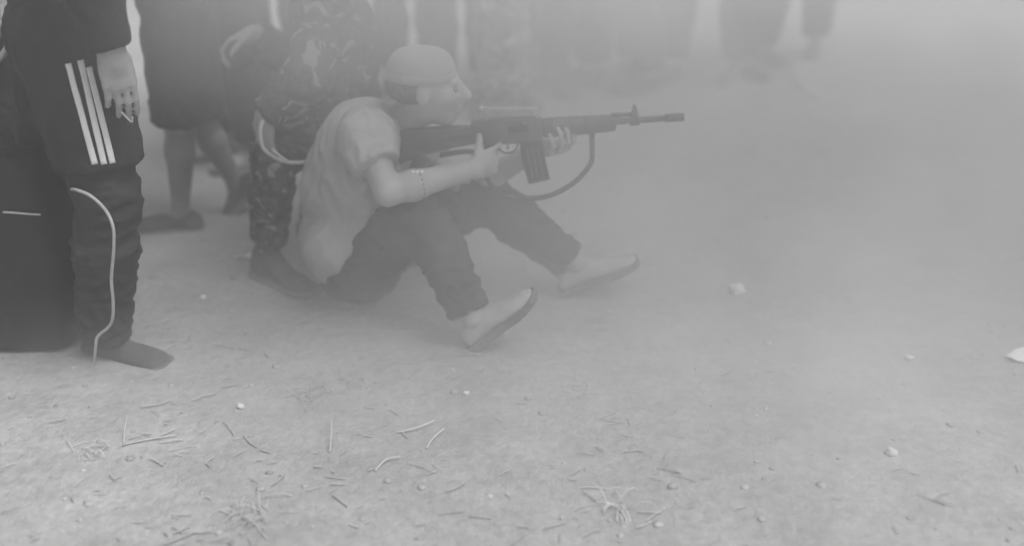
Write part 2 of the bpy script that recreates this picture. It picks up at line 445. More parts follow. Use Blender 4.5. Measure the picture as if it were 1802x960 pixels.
def shirt(parent, J, m, sleeve=0.55, voxel=0.009, e=0.018, wr=0.006, name='shirt', hem=-0.08, long=False, extra=(), cuts=()):
    pr = torso_prims(J, e) + list(extra)
    up = (J['chest'] - J['pelvis']).normalized(); cuts = [(J['pelvis'] + up * hem, -up)] + list(cuts)
    for s in 'LR':
        a, b, c = J['sh' + s], J['el' + s], J['wr' + s]
        if long:
            pr += [('c', a, 0.056 + e, b, 0.044 + e), ('f', b.lerp(c, -0.05), 0.045 + e, b.lerp(c, 0.94), 0.032 + e), ('c', b, 0.044 + e, b.lerp(c, 0.2), 0.044 + e)]
        else:
            pr += [('c', a, 0.056 + e, a.lerp(b, 0.2), 0.054 + e), ('f', a, 0.055 + e, a.lerp(b, sleeve), 0.050 + e + 0.003)]
    return fuse(name, pr, voxel, m, parent, 1, wr, 11, (1, 1, 0.8), cuts, cutn=len(torso_prims(J)) + len(extra))

def standing(base, heading, h=1.72, stride=0.0, lean=0.0, arms=(0.1, 0.1), bend=0.15, hip_w=0.09):
    """joint set of a standing figure; base on the ground, heading in radians (0 = +X)"""
    k = h / 1.72
    f = Vector((math.cos(heading), math.sin(heading), 0)); u = Vector((0, 0, 1)); r = f.cross(u)
    B = lambda a, b, c: base + (f * a + r * b + u * c) * k
    J = {'pelvis': B(0, 0, 0.95), 'chest': B(lean * 0.3, 0, 1.28), 'neck': B(lean * 0.5, 0, 1.47), 'head': B(lean * 0.55 + 0.03, 0, 1.605), 'face': f, 'crown': u}
    for s, sg in (('L', -1), ('R', 1)):
        J['hip' + s] = B(0, sg * hip_w, 0.92)
        st = stride * sg
        J['kn' + s] = B(0.03 + st * 0.55, sg * (hip_w + 0.012), 0.49); J['an' + s] = B(st, sg * (hip_w + 0.02), 0.085 / k)
        J['toe' + s] = f; J['sole' + s] = u
        J['sh' + s] = B(lean * 0.45, sg * 0.185, 1.42)
        a = arms[0 if sg < 0 else 1]
        J['el' + s] = B(lean * 0.45 - 0.02 + a * 0.3, sg * 0.235, 1.13); J['wr' + s] = B(lean * 0.45 + 0.02 + a + bend * 0.3, sg * 0.235, 0.885)
        d = (J['wr' + s] - J['el' + s]).normalized()
        J['hand' + s] = hand(J['wr' + s], d, -r * sg, 0.3, flip=sg * -1 if False else (1 if (d.cross(-r * sg)).dot(f) > 0 else -1))
    return J

# ------------------------------------------------------------------ the seated shooter
def make_shooter():
    root = empty('person', G(640, 560), 'person in pale T-shirt and brimless cap sitting on the ground aiming the long rifle', 'person', 'people at the firing point')
    J = {'pelvis': P(622, 462, 2.98), 'chest': P(640, 305, 3.00), 'neck': P(690, 225, 3.01)}
    J['head'] = P(755, 154, 2.97); J['face'] = Vector((1, -0.02, -0.02)); J['crown'] = Vector((0.02, 0, 1))
    J['hipR'] = P(640, 470, 2.90); J['hipL'] = P(640, 455, 3.08)
    J['shR'] = P(643, 238, 2.84); J['shL'] = P(690, 232, 3.17)
    J['elR'] = P(683, 338, 2.70); J['wrR'] = P(836, 296, 2.82)
    J['elL'] = P(822, 335, 3.06); J['wrL'] = P(950, 238, 2.99)
    J['knR'] = P(738, 368, 2.80); J['anR'] = P(832, 560, 2.66)
    J['knL'] = P(852, 345, 3.06); J['anL'] = P(1012, 466, 2.985)
    J['toeR'] = Vector((0.72, -0.10, 0.68)).normalized(); J['soleR'] = Vector((-0.68, 0.05, 0.72)).normalized()
    J['toeL'] = Vector((0.92, 0.15, 0.30)).normalized(); J['soleL'] = Vector((-0.30, 0, 0.95)).normalized()
    J['nose'] = 0.007
    d = (P(880, 276, 2.90) - J['wrR'])
    J['handR'] = hand(J['wrR'], d, Vector((0.1, 1, -0.1)), (0.30, 0.75, 0.8, 0.85), size=1.0, flip=1, thumb_out=0.5)
    # left hand wraps the handguard from below: palm up, fingers over the near side
    rd = RIFLE_DIR
    c = rifle_pt(0.530, 0.0, -0.050)
    J['wrL'] = c + Vector((-0.055, 0.055, -0.035))
    J['handL'] = hand(J['wrL'], Vector((0.55, -0.75, 0.12)), Vector((-0.12, 0.1, 1)), (0.82, 0.80, 0.80, 0.85), spread=0.05, size=1.0, flip=-1)
    bd = body(root, J, M_SKIN, 0.005)
    # shirt: hangs loose at the back over the waistband
    bx = [('c', P(596, 430, 2.915), 0.108, P(594, 425, 3.06), 0.108), ('c', P(605, 320, 3.02), 0.108, P(594, 425, 3.00), 0.112), ('c', P(640, 250, 3.0), 0.13, P(605, 330, 3.0), 0.13)]
    shirt(root, J, M_SHIRT, 0.56, 0.007, 0.017, 0.010, 'shirt', -0.055, extra=bx, cuts=[(P(660, 402, 2.85), Vector((0.73, 0, -0.68)))])
    trousers(root, J, M_GREY, 0.008, 0.012, 0.002, 0.93, 0.008)
    shoe(root, J['anR'], J['toeR'], J['soleR'], M_SHOE_P, M_SOLE, size=0.93, label='pale low shoe with its dark sole tipped up')
    shoe(root, J['anL'], J['toeL'], J['soleL'], M_SHOE_P, M_SOLE, size=0.93)
    # soft pale brimless cap with a turned-up band
    r, f, u = basis(J['face'], J['crown']); c = J['head'] + u * 0.032 - f * 0.022
    rings = []
    for i in range(10):
        t = i / 9 * math.pi / 2 * 0.985
        zz = math.sin(t) ** 0.85; rr = math.cos(t) ** 0.62
        rings.append([c + (r * (0.084 * rr * math.cos(a)) + f * (0.104 * rr * math.sin(a)) + u * (0.004 + 0.084 * zz)) * (1 + 0.03 * noise.noise(Vector((math.cos(a) * 3, math.sin(a) * 3, zz * 4)))) for a in [2 * math.pi * k / 28 for k in range(28)]])
    cp = bm_link('cap', loft(rings), M_CAP, root, True, 1)
    bd_ = [[c + r * (k_ * math.cos(a)) + f * (k_ * 1.235 * math.sin(a)) + u * z_ for a in [2 * math.pi * k / 28 for k in range(28)]] for k_, z_ in ((0.080, -0.004), (0.0845, -0.003), (0.0855, 0.018), (0.082, 0.021))]
    bm_link('cap_band', loft(bd_, False), M_CAP, cp)
    # hair under the cap and an eye on each side
    hr = [('e', c - f * 0.022 - u * 0.022, mat3(r, f, u), (0.079, 0.084, 0.060))]
    fuse('hair', hr, 0.006, M_HAIR, root, 2, 0.003, 60, cut=[(c + f * 0.028, f)])
    for s in (-1, 1):
        bm = bmesh.new(); ball(bm, J['head'] + r * s * 0.030 + f * 0.076 + u * 0.004, 0.011); bm_link('eye', bm, M_EYE, root)
    # bracelet of three pale beads at the near elbow-side of the forearm
    wv = (J['wrR'] - J['elR']).normalized(); c0 = J['elR'].lerp(J['wrR'], 0.34)
    A = frame_z(wv)
    pts = [c0 + A @ Vector((math.cos(a) * 0.043, math.sin(a) * 0.043, 0)) for a in [2 * math.pi * k / 20 for k in range(21)]]
    br = bm_link('bracelet', tube(pts, 0.003, 6), M_DARK, root)
    for k in range(-1, 2):
        bm = bmesh.new(); ball(bm, c0 + Vector((0.012 * k, -0.018, 0.043)), 0.0052, 9); bm_link('bead', bm, M_WHITE, br)
    # belt glinting between shirt and trousers
    return J

# ------------------------------------------------------------------ rifle
RB = P(676, 243, 2.93); RM = P(1203, 207, 2.99)
RIFLE_DIR = (RM - RB).normalized(); RIFLE_LEN = (RM - RB).length
RIFLE_SIDE = Vector((-RIFLE_DIR.y, RIFLE_DIR.x, 0)).normalized()       # away from the camera
RIFLE_UP = RIFLE_DIR.cross(RIFLE_SIDE).normalized()
if RIFLE_UP.z < 0: RIFLE_UP = -RIFLE_UP
def rifle_pt(x, y, z):
    """x along the barrel 0..1 from butt to muzzle in metres, y away from camera, z up"""
    return RB + RIFLE_DIR * x + RIFLE_SIDE * y + RIFLE_UP * z
def prism(outline, half, bev=0.004, taper=1.0):
    """outline in rifle x,z; extruded +-half in y with bevelled edges"""
    bm = bmesh.new()
    a = [bm.verts.new(rifle_pt(x, -half, z)) for x, z in outline]; b = [bm.verts.new(rifle_pt(x, half, z)) for x, z in outline]
    n = len(outline)
    bm.faces.new(a); bm.faces.new(b[::-1])
    for i in range(n): bm.faces.new((a[(i + 1) % n], a[i], b[i], b[(i + 1) % n]))
    bmesh.ops.recalc_face_normals(bm, faces=bm.faces[:])
    bmesh.ops.bevel(bm, geom=bm.edges[:], offset=bev, segments=2, affect='EDGES', profile=0.6)
    return bm
def rod(x0, x1, z, r, y=0.0, seg=14, r1=None): return tube([rifle_pt(x0, y, z), rifle_pt((x0 + x1) / 2, y, z), rifle_pt(x1, y, z)], r, seg, r1=r1)
def make_rifle():
    root = empty('rifle', RB, 'long dark rifle with carrying handle and looped sling, held by the seated shooter', 'rifle')
    part = lambda nm, bm, m, par=root, sm=False: bm_link(nm, bm, m, par, sm)
    L = RIFLE_LEN
    st = part('stock', prism([(0.0, 0.018), (0.0, -0.085), (0.012, -0.092), (0.10, -0.062), (0.20, -0.042), (0.27, -0.034), (0.27, 0.018), (0.20, 0.022), (0.10, 0.022)], 0.017, 0.006), M_WOOD)
    part('butt_plate', prism([(-0.010, 0.020), (-0.013, -0.088), (-0.002, -0.090), (-0.002, 0.020)], 0.019, 0.003), M_BLACK, st)
    rc = part('receiver', prism([(0.26, 0.030), (0.26, -0.030), (0.29, -0.040), (0.40, -0.040), (0.47, -0.036), (0.475, 0.026), (0.44, 0.034), (0.30, 0.036)], 0.018, 0.004), M_STEEL)
    part('ejection_cover', prism([(0.37, 0.018), (0.37, -0.004), (0.43, -0.004), (0.43, 0.018)], 0.0205, 0.002), M_BLACK, rc)
    part('charging_handle', rod(0.40, 0.425, 0.024, 0.006, -0.028), M_STEEL, rc, True)
    M_RAIL = mat('steel_painted_sheen', 0.22, 0.4, 0.2, 25, 0.1, 90, 0.6)  # paler than the other steel: the handle's sheen is put into its colour
    ch = part('carrying_handle', prism([(0.305, 0.030), (0.312, 0.030), (0.322, 0.060), (0.445, 0.052), (0.455, 0.030), (0.465, 0.030), (0.462, 0.062), (0.30, 0.074)], 0.010, 0.002), M_RAIL)
    sg = bmesh.new(); ball(sg, rifle_pt(0.296, 0, 0.072), 0.008, 12); bm_link('rear_sight', sg, M_WEB, ch)
    part('pistol_grip', prism([(0.300, -0.034), (0.345, -0.036), (0.322, -0.118), (0.312, -0.126), (0.275, -0.118), (0.276, -0.108)], 0.014, 0.005), M_BLACK)
    tg = part('trigger_guard', tube(spline([rifle_pt(0.338, 0, -0.040), rifle_pt(0.345, 0, -0.066), rifle_pt(0.370, 0, -0.074), rifle_pt(0.392, 0, -0.062), rifle_pt(0.398, 0, -0.040)], 6), 0.003, 7), M_STEEL, root, True)
    part('trigger', tube(spline([rifle_pt(0.362, 0, -0.038), rifle_pt(0.367, 0, -0.050), rifle_pt(0.364, 0, -0.062)], 5), 0.003, 6), M_STEEL, tg, True)
    mg = part('magazine', prism([(0.402, -0.036), (0.470, -0.036), (0.478, -0.105), (0.490, -0.165), (0.424, -0.176), (0.408, -0.105)], 0.013, 0.004), M_BLACK)
    for k in range(3):
        part('rib', prism([(0.420 + k * 0.016, -0.06), (0.426 + k * 0.016, -0.06), (0.440 + k * 0.016, -0.155), (0.434 + k * 0.016, -0.155)], 0.0145, 0.001), M_STEEL, mg)
    hg = part('handguard', loft([[rifle_pt(x, math.cos(a) * w_, 0.000 + math.sin(a) * h_ - 0.002) for a in [2 * math.pi * k / 16 for k in range(16)]] for x, w_, h_ in
              ((0.474, .020, .026), (0.478, .024, .030), (0.56, .024, .030), (0.66, .021, .026), (0.690, .020, .024), (0.694, .014, .018))]), M_WOOD, root, True)
    for k in range(4): part('band', rod(0.50 + k * 0.05, 0.506 + k * 0.05, -0.002, 0.0275), M_STEEL, hg, True)
    part('barrel', rod(0.47, L - 0.02, 0.002, 0.0095), M_STEEL, root, True)
    part('gas_tube', rod(0.68, 0.745, 0.022, 0.007), M_STEEL, root, True)
    fsb = part('front_sight', prism([(0.735, -0.012), (0.765, -0.012), (0.760, 0.030), (0.754, 0.050), (0.748, 0.050), (0.742, 0.028)], 0.009, 0.002), M_STEEL)
    part('muzzle', rod(L - 0.055, L, 0.002, 0.0125), M_STEEL, root, True)
    # sling from the front swivel, looping under the magazine to the stock
    c = [rifle_pt(0.62, 0, -0.03), P(1042, 262, 2.93), P(1038, 290, 2.91), P(1005, 325, 2.88), P(955, 347, 2.86), P(895, 345, 2.86), P(862, 322, 2.88), rifle_pt(0.268, -0.02, -0.06), rifle_pt(0.16, -0.012, -0.062)]
    part('sling', ribbon(spline(c, 8), 0.015, lambda t: Vector((0.3, -0.75, 0.55)), 0.003), M_WEBD, root, True)
    part('swivel', rod(0.612, 0.630, -0.032, 0.008), M_STEEL)
make_rifle()
SJ = make_shooter()

# ------------------------------------------------------------------ near standing person with striped shorts
def make_striped():
    base = G(170, 622); base.z = 0
    root = empty('person', base, 'standing person in dark shorts with three white side stripes at the left edge', 'person', 'people at the firing point')
    J = standing(base, R(8), 1.78, 0.0)
    # near leg is the right one
    J['pelvis'] = P(112, 60, 2.74); J['chest'] = P(95, -145, 2.76); J['neck'] = P(98, -265, 2.77); J['head'] = P(112, -350, 2.78)
    J['hipR'] = P(122, 78, 2.63); J['hipL'] = P(112, 78, 2.85)
    J['knR'] = P(190, 345, 2.58); J['anR'] = P(182, 590, 2.62)
    J['knL'] = P(110, 330, 2.86); J['anL'] = P(70, 520, 2.92)
    J['shR'] = P(105, -230, 2.55); J['shL'] = P(100, -230, 2.95); J['elR'] = P(150, -60, 2.46); J['wrR'] = P(196, 92, 2.47)
    J['elL'] = P(70, -60, 3.02); J['wrL'] = P(50, 60, 3.0); J['handL'] = hand(J['wrL'], Vector((-0.1, 0, -1)), Vector((0, -1, 0)), 0.4)
    J['handR'] = hand(J['wrR'], Vector((0.07, 0.02, -1)), Vector((-0.55, 0.8, 0)), (0.22, 0.26, 0.30, 0.36), size=1.05, thumb_out=0.15, thumb_curl=0.2, flip=1 if Vector((0.07, 0.02, -1)).cross(Vector((-0.55, 0.8, 0))).x > 0 else -1)
    J['toeR'] = Vector((0.93, -0.30, 0)); J['toeL'] = Vector((0.95, -0.1, 0))
    body(root, J, M_SKIN, 0.006)
    trousers(root, J, M_DARK2, 0.009, 0.018, 0.006, 0.985, 0.010, 'trousers')
    sh = shorts(root, J, M_DARK, 0.79, 0.008, 0.036, 0.006, 'shorts', 0.004)
    shirt(root, J, M_BLACK, 0.9, 0.010, 0.024, 0.006, 'jacket', 0.02, long=True)
    shoe(root, J['anR'], J['toeR'], J['soleR'], M_SHOE, M_SOLE)
    shoe(root, J['anL'], J['toeL'], J['soleL'], M_SHOE, M_SOLE)
    # three white stripes laid on the outside of the thigh
    bm = bmesh.new(); bm.from_mesh(sh.data); tree = BVHTree.FromBMesh(bm); bm.free()
    for (u0, v0), (u1, v1) in (((120, 112), (167, 289)), ((141, 106), (183, 289)), ((156, 118), (198, 287))):
        rows = []
        for i in range(26):
            t = i / 25; uu, vv = u0 + (u1 - u0) * t, v0 + (v1 - v0) * t
            row = []
            for k in range(4):
                du = (k / 3 - 0.5) * 10.5
                hit = tree.ray_cast(Vector((0, 0, CAM_H)), ray(uu + du, vv - du * 0.2).normalized())
                if hit[0] is None: row = None; break
                row.append(hit[0] + hit[1] * 0.0022)
            if row: rows.append(row + [q - (q - Vector((0, 0, CAM_H))).normalized() * -0.003 for q in row[::-1]])
        if len(rows) > 3: bm_link('stripe', loft(rows), M_WHITE, sh)
make_striped()

# ring on the hanging hand is too small to read; a key held between its fingers glints
k0 = P(224, 208, 2.47)
bm = tube(spline([k0 + Vector((-0.012, 0, 0.016)), k0, k0 + Vector((0.010, 0, -0.010)), k0 + Vector((0.013, 0, 0.004))], 6), 0.0020, 7)
tag(bm_link('key_ring', bm, M_WEB, None), 'small shiny ring held in the hanging hand beside the white stripes', 'ring')

# ------------------------------------------------------------------ tall black bag with a loose pale cord
def make_bag():
    base = G(62, 590); base.z = 0
    root = empty('black_bag', base, 'tall soft black bag with a long pale cord at the left edge', 'bag')
    c = base
    rings = []
    N = 28
    for i, (z, sx, sy) in enumerate([(0.0, .15, .10), (0.02, .165, .115), (0.12, .175, .125), (0.28, .172, .12), (0.42, .165, .11), (0.52, .155, .095), (0.58, .14, .07), (0.61, .11, .045)]):
        ring = []
        for k in range(N):
            a = 2 * math.pi * k / N; ca, sa = math.cos(a), math.sin(a)
            q = Vector((math.copysign(abs(ca) ** 0.55, ca) * sx, math.copysign(abs(sa) ** 0.6, sa) * sy, z))
            q *= 1 + 0.07 * noise.noise(Vector((ca * 2, sa * 2, z * 9))) + 0.04 * noise.noise(Vector((ca * 5, sa * 5, z * 22)))
            ring.append(c + q)
        rings.append(ring)
    b = bm_link('sack', loft(rings), M_BLACK, root, True, 2)
    z = [c + Vector((x, -0.113 - 0.004 * math.cos(x * 9), 0.455 + 0.004 * math.sin(x * 30))) for x in [0.055 + 0.010 * i for i in range(11)]]
    bm_link('zip', ribbon(z, 0.005, Vector((0, -1, 0.2)), 0.003), M_WEB, b)
    for s in (-1, 1):
        st = spline([c + Vector((0.08 * s, -0.03, 0.58)), c + Vector((0.085 * s, -0.06, 0.66)), c + Vector((0.03 * s, -0.05, 0.715)), c + Vector((0, -0.04, 0.72))], 6)
        bm_link('handle', ribbon(st, 0.028, Vector((0, -1, 0.2)), 0.004), M_BLACK, root)
    co = [P(126, 333, 2.52), P(134, 334, 2.475), P(160, 345, 2.455), P(186, 370, 2.46), P(199, 400, 2.45), P(200, 440, 2.45), P(196, 490, 2.46), P(199, 530, 2.47), P(198, 560, 2.48), P(190, 576, 2.49), P(172, 592, 2.50), P(168, 612, 2.50), P(166, 640, 2.52)]
    bm_link('cord', tube(spline(co, 8), 0.0042, 8), M_WEB, root)
make_bag()

# ------------------------------------------------------------------ walking person in dark knee-length shorts
def make_walker():
    base = G(312, 402); base.z = 0
    root = empty('person', base, 'person walking left in dark knee-length shorts, one foot lifted behind', 'person', 'people at the firing point')
    J = standing(base, R(175), 1.74)
    J['pelvis'] = P(312, -12, 3.56); J['chest'] = P(300, -175, 3.56); J['neck'] = P(292, -260, 3.56); J['head'] = P(285, -330, 3.56)
    up = Vector((0, 0, 1))
    J['hipL'] = P(306, 0, 3.46); J['hipR'] = P(318, 0, 3.66)
    J['knL'] = P(316, 212, 3.47); J['anL'] = P(318, 372, 3.50)
    J['knR'] = P(352, 208, 3.62); J['anR'] = P(414, 322, 3.66)
    J['shL'] = P(300, -235, 3.38); J['shR'] = P(300, -235, 3.74); J['elL'] = P(300, -95, 3.36); J['wrL'] = P(225, -150, 3.32); J['handL'] = hand(J['wrL'], Vector((-1, 0, 0.3)), Vector((0, 1, 0)), 0.5)
    J['elR'] = P(320, -90, 3.78); J['wrR'] = P(255, -150, 3.8); J['handR'] = hand(J['wrR'], Vector((-1, 0, 0.3)), Vector((0, -1, 0)), 0.5)
    J['toeL'] = Vector((-0.99, -0.1, 0)); J['soleL'] = up
    J['toeR'] = Vector((-0.62, -0.05, -0.78)).normalized(); J['soleR'] = Vector((-0.70, 0, 0.6)).normalized()
    body(root, J, M_SKIN_D, 0.008)
    shorts(root, J, M_DARK, 1.0, 0.008, 0.016, 0.008, 'shorts', 0.004)
    shirt(root, J, M_DARK2, 0.6, 0.011, 0.026, 0.006, 'shirt', -0.12)
    shoe(root, J['anL'], J['toeL'], J['soleL'], M_SHOE, M_SOLE)
    shoe(root, J['anR'], J['toeR'], J['soleR'], M_SHOE, M_SOLE, size=0.95)
make_walker()

# ------------------------------------------------------------------ kneeling person in camouflage
def make_kneeler():
    base = G(485, 490); base.z = 0
    root = empty('person', base, 'person in mottled camouflage kneeling behind the seated shooter', 'person', 'people at the firing point')
    J = {'pelvis': P(612, 205, 3.36), 'chest': P(585, 55, 3.34), 'neck': P(560, -35, 3.30), 'head': P(535, -95, 3.28), 'face': Vector((-1, -0.1, -0.15)), 'crown': Vector((-0.15, 0, 1))}
    J['hipL'] = P(605, 225, 3.26); J['hipR'] = P(610, 225, 3.46)
    J['knL'] = P(482, 268, 3.12); J['anL'] = P(472, 455, 3.09)
    J['knR'] = P(560, 400, 3.42); J['anR'] = P(690, 385, 3.50)
    J['shL'] = P(575, 5, 3.16); J['shR'] = P(585, 5, 3.52); J['elL'] = P(545, 130, 3.08); J['wrL'] = P(466, 205, 3.06)
    J['elR'] = P(520, 120, 3.48); J['wrR'] = P(450, 60, 3.40)
    J['handL'] = hand(J['wrL'], Vector((-0.10, -0.02, -1)), Vector((0.6, 0.8, 0)), (0.35,) * 4, flip=-1)
    J['handR'] = hand(J['wrR'], Vector((-0.9, -0.1, -0.2)), Vector((0, -0.2, -1)), (0.7,) * 4, flip=1)
    J['toeL'] = Vector((0.80, -0.60, 0)); J['soleL'] = Vector((0, 0, 1)); J['toeR'] = Vector((0.3, 0, -0.95)); J['soleR'] = Vector((-0.95, 0, -0.2))
    body(root, J, M_SKIN, 0.007)
    trousers(root, J, M_CAMO, 0.009, 0.008, 0.000, 0.86, 0.009)
    shirt(root, J, M_CAMO, 0.9, 0.010, 0.018, 0.009, 'jacket', -0.10, long=True)
    shoe(root, J['anL'], J['toeL'], J['soleL'], M_SHOE, M_SOLE, high=0.06)
    shoe(root, J['anR'], J['toeR'], J['soleR'], M_SHOE, M_SOLE, high=0.06)
    # pale webbing strap hanging from the hand and running under the thigh
    c = [P(462, 212, 3.01), P(458, 232, 2.99), P(462, 258, 2.98), P(476, 272, 2.98), P(500, 284, 2.99), P(530, 286, 3.02), P(556, 280, 3.06)]
    bm_link('strap', ribbon(spline(c, 8), 0.011, Vector((0.1, -1, 0.3)), 0.003), M_WEB, root)
    c = [P(478, 262, 2.98), P(492, 274, 2.975), P(512, 288, 2.98)]
    bm_link('strap', ribbon(spline(c, 6), 0.008, Vector((0.1, -1, 0.3)), 0.003), M_WEB, root)
make_kneeler()

# ------------------------------------------------------------------ people standing farther back, mostly lost in the dust
def far_person(u, v, heading, label, mt, ms, mshoe, h=1.72, stride=0.10, skin=None, voxel=0.011, hip_w=0.09):
    base = G(u, v); base.z = 0
    root = empty('person', base, label, 'person', 'people standing far back in the dust')
    J = standing(base, R(heading), h, stride, hip_w=hip_w)
    body(root, J, skin or M_SKIN, voxel)
    trousers(root, J, mt, 0.011, 0.020, 0.012, 0.92, 0.008)
    shirt(root, J, ms, 0.6, 0.013, 0.026, 0.006, 'shirt', -0.10)
    for s in 'LR': shoe(root, J['an' + s], J['toe' + s], J['sole' + s], mshoe, M_SOLE)
    return J
fj = far_person(432, 280, 215, 'person in black trousers standing between the walker and the kneeling figure', M_BLACK, M_DARK, M_SHOE_P, 1.72, 0.02)
far_person(886, 192, 250, 'person in pale mottled trousers standing just behind the rifle sight', M_CAMO_P, M_SHIRT, M_SHOE, 1.7, 0.02, hip_w=0.03)
far_person(815, 165, 265, 'person in dark trousers standing right behind the shooter\'s nose', M_DARK2, M_DARK, M_SHOE, 1.74, 0.05)
far_person(940, 170, 300, 'person in dark trousers standing beyond the rifle handguard', M_DARK, M_DARK2, M_SHOE, 1.75, 0.04, hip_w=0.11)
far_person(1085, 152, 215, 'person in black trousers, legs apart, standing beyond the rifle muzzle', M_BLACK, M_BLACK, M_SHOE, 1.7, 0.09, hip_w=0.12)
far_person(1238, 138, 235, 'person in dark trousers third from the right in the far row', M_BLACK, M_DARK2, M_SHOE, 1.74, 0.10, hip_w=0.12)
far_person(1388, 96, 250, 'rightmost person in the far row, black trousers', M_BLACK, M_DARK, M_SHOE, 1.72, 0.08, hip_w=0.11)
far_person(1322, 120, 300, 'person in dim dark trousers second from the right in the far row', M_DARK, M_DARK, M_SHOE, 1.7, 0.08, hip_w=0.12)
far_person(1100, 68, 270, 'farthest person, pale shoes showing high between the dark trousers', M_DARK2, M_DARK, M_SHOE_P, 1.7, 0.03)
far_person(1135, 128, 285, 'person in black trousers half hidden by the legs-apart person beyond the muzzle', M_BLACK, M_DARK2, M_SHOE, 1.72, 0.05)
far_person(1012, 140, 255, 'person in charcoal trousers standing above the middle of the barrel', M_DARK, M_DARK2, M_SHOE, 1.76, 0.03)
far_person(2, 405, 280, 'added person in black closing the bright gap behind the black bag at the left edge', M_BLACK, M_BLACK, M_SHOE, 1.74, 0.05)  # made-up bystander, added to darken the bright gap at the left edge
far_person(505, 205, 265, 'added person in dark trousers dimming the gap beyond the kneeling camouflaged figure', M_DARK2, M_DARK, M_SHOE, 1.74, 0.05)  # invented figure, its dark clothes tone down the bright ground behind the kneeler
far_person(730, 150, 270, 'person in dark trousers standing behind the shooter\'s head', M_DARK2, M_DARK2, M_SHOE, 1.72, 0.04)

# ------------------------------------------------------------------ small things on the ground
def stone(u, v, r, label, m=M_STONE, flat=0.6, seed=0):
    c = G(u, v); bm = bmesh.new()
    bmesh.ops.create_icosphere(bm, subdivisions=3, radius=r)
    for q in bm.verts:
        n = noise.noise(q.co / r * 1.3 + Vector((seed, 0, 0))) * 0.35 + noise.noise(q.co / r * 3 + Vector((0, seed, 0))) * 0.12
        q.co *= 1 + n; q.co.z *= flat
    bmesh.ops.translate(bm, verts=bm.verts, vec=c + Vector((0, 0, r * flat * 0.55)))
    return tag(bm_link('stone', bm, m, None), label, 'stone', 'loose stones on the earth')
stone(1297, 516, 0.026, 'whitish stone lying alone on open earth right of the shooter\'s feet', flat=0.8, seed=3)
stone(1568, 797, 0.014, 'small pale stone near the bottom right of the picture', flat=0.8, seed=9)
stone(358, 526, 0.012, 'small white stone on the earth between striped person and shooter', flat=0.7, seed=14)
stone(424, 718, 0.010, 'tiny pale stone beside the straw at lower left', flat=0.8, seed=21)
stone(820, 690, 0.009, 'pale stone in the earth below the shooter\'s tipped-up shoe', flat=0.6, seed=5)
stone(1600, 628, 0.013, 'small pale stone left of the white paper scrap', flat=0.6, seed=30)

def scrap(u, v, sx, sy, ang, label, seed=0, lift=0.01):
    c = G(u, v); bm = bmesh.new(); n = 10; rows = []
    for j in range(n + 1):
        row = []
        for i in range(n + 1):
            x, y = (i / n - 0.5) * sx, (j / n - 0.5) * sy * (0.25 + 0.75 * i / n)
            z = lift + 0.014 * (noise.noise(Vector((x * 22 + seed, y * 22, seed)))) + 0.05 * max(0, i / n - 0.4) * sy * 3 * (j / n)
            row.append(Vector((x * math.cos(ang) - y * math.sin(ang), x * math.sin(ang) + y * math.cos(ang), max(z, 0.004))) + c)
        rows.append(row)
    top = [[bm.verts.new(p) for p in r] for r in rows]; bot = [[bm.verts.new(p - Vector((0, 0, 0.0015))) for p in r] for r in rows]
    for j in range(n):
        for i in range(n):
            bm.faces.new((top[j][i], top[j][i + 1], top[j + 1][i + 1], top[j + 1][i]))
            bm.faces.new((bot[j][i], bot[j + 1][i], bot[j + 1][i + 1], bot[j][i + 1]))
    bmesh.ops.recalc_face_normals(bm, faces=bm.faces[:])
    return tag(bm_link('paper_scrap', bm, M_PAPER, None), label, 'litter', 'pale litter on the earth')
scrap(1822, 630, 0.17, 0.13, 0.12, 'white crumpled scrap at the right edge of the picture', 2, 0.012)
scrap(382, 160, 0.09, 0.06, 2.9, 'white scrap behind the walking person', 5)
scrap(382, 205, 0.12, 0.16, 1.3, 'pale crumpled scrap on the earth above the walker\'s lifted foot', 8)
scrap(427, 452, 0.06, 0.03, 0.2, 'pale scrap beside the kneeling figure\'s boot', 11, 0.006)

def twig(ctrl, r, label, m=M_TWIG, name='twig'):
    pts = []
    for u, v, z in ctrl:
        g = G(u, v); pts.append(g + Vector((0, 0, z + r)))
    return tag(bm_link(name, tube(spline(pts, 7), r, 7, r1=r * 0.6), m, None), label, 'twig', 'twigs and stalks on the earth')
twig([(215, 785, 0), (260, 776, 0.004), (310, 766, 0.003)], 0.0025, 'long dry twig lying flat at lower left', M_STRAW)
twig([(218, 780, 0), (222, 766, 0.015), (228, 752, 0.035)], 0.0019, 'short stalk standing at the end of the long dry twig', M_STRAW)
twig([(580, 795, 0), (584, 780, 0.02), (586, 762, 0.045)], 0.0025, 'upright pale stalk in the lower left foreground', M_STRAW)
twig([(700, 762, 0), (735, 757, 0.008), (765, 745, 0.012)], 0.0028, 'curved pale twig in the middle foreground', M_STRAW)
twig([(750, 790, 0), (762, 776, 0.008), (782, 760, 0.012)], 0.0025, 'slanting pale twig right of the curved foreground twig', M_STRAW)
twig([(1040, 292, 0.0), (1065, 289, 0.005), (1098, 292, 0.004)], 0.0025, 'pale stalk lying right of the sling loop', M_STRAW)
twig([(1440, 268, 0), (1452, 263, 0.003), (1470, 254, 0)], 0.0065, 'left of two short parallel pale sticks on far earth', M_STRAW)
twig([(1447, 272, 0), (1462, 266, 0.003), (1482, 258, 0)], 0.0065, 'right of two short parallel pale sticks on far earth', M_STRAW)
twig([(245, 578, 0), (270, 573, 0.004), (296, 566, 0.003)], 0.0019, 'thin twig right of the striped person\'s ankle', M_STRAW)
twig([(270, 480, 0), (284, 466, 0.006), (296, 452, 0.004)], 0.0019, 'thin slanting twig in front of the walker\'s standing foot', M_STRAW)
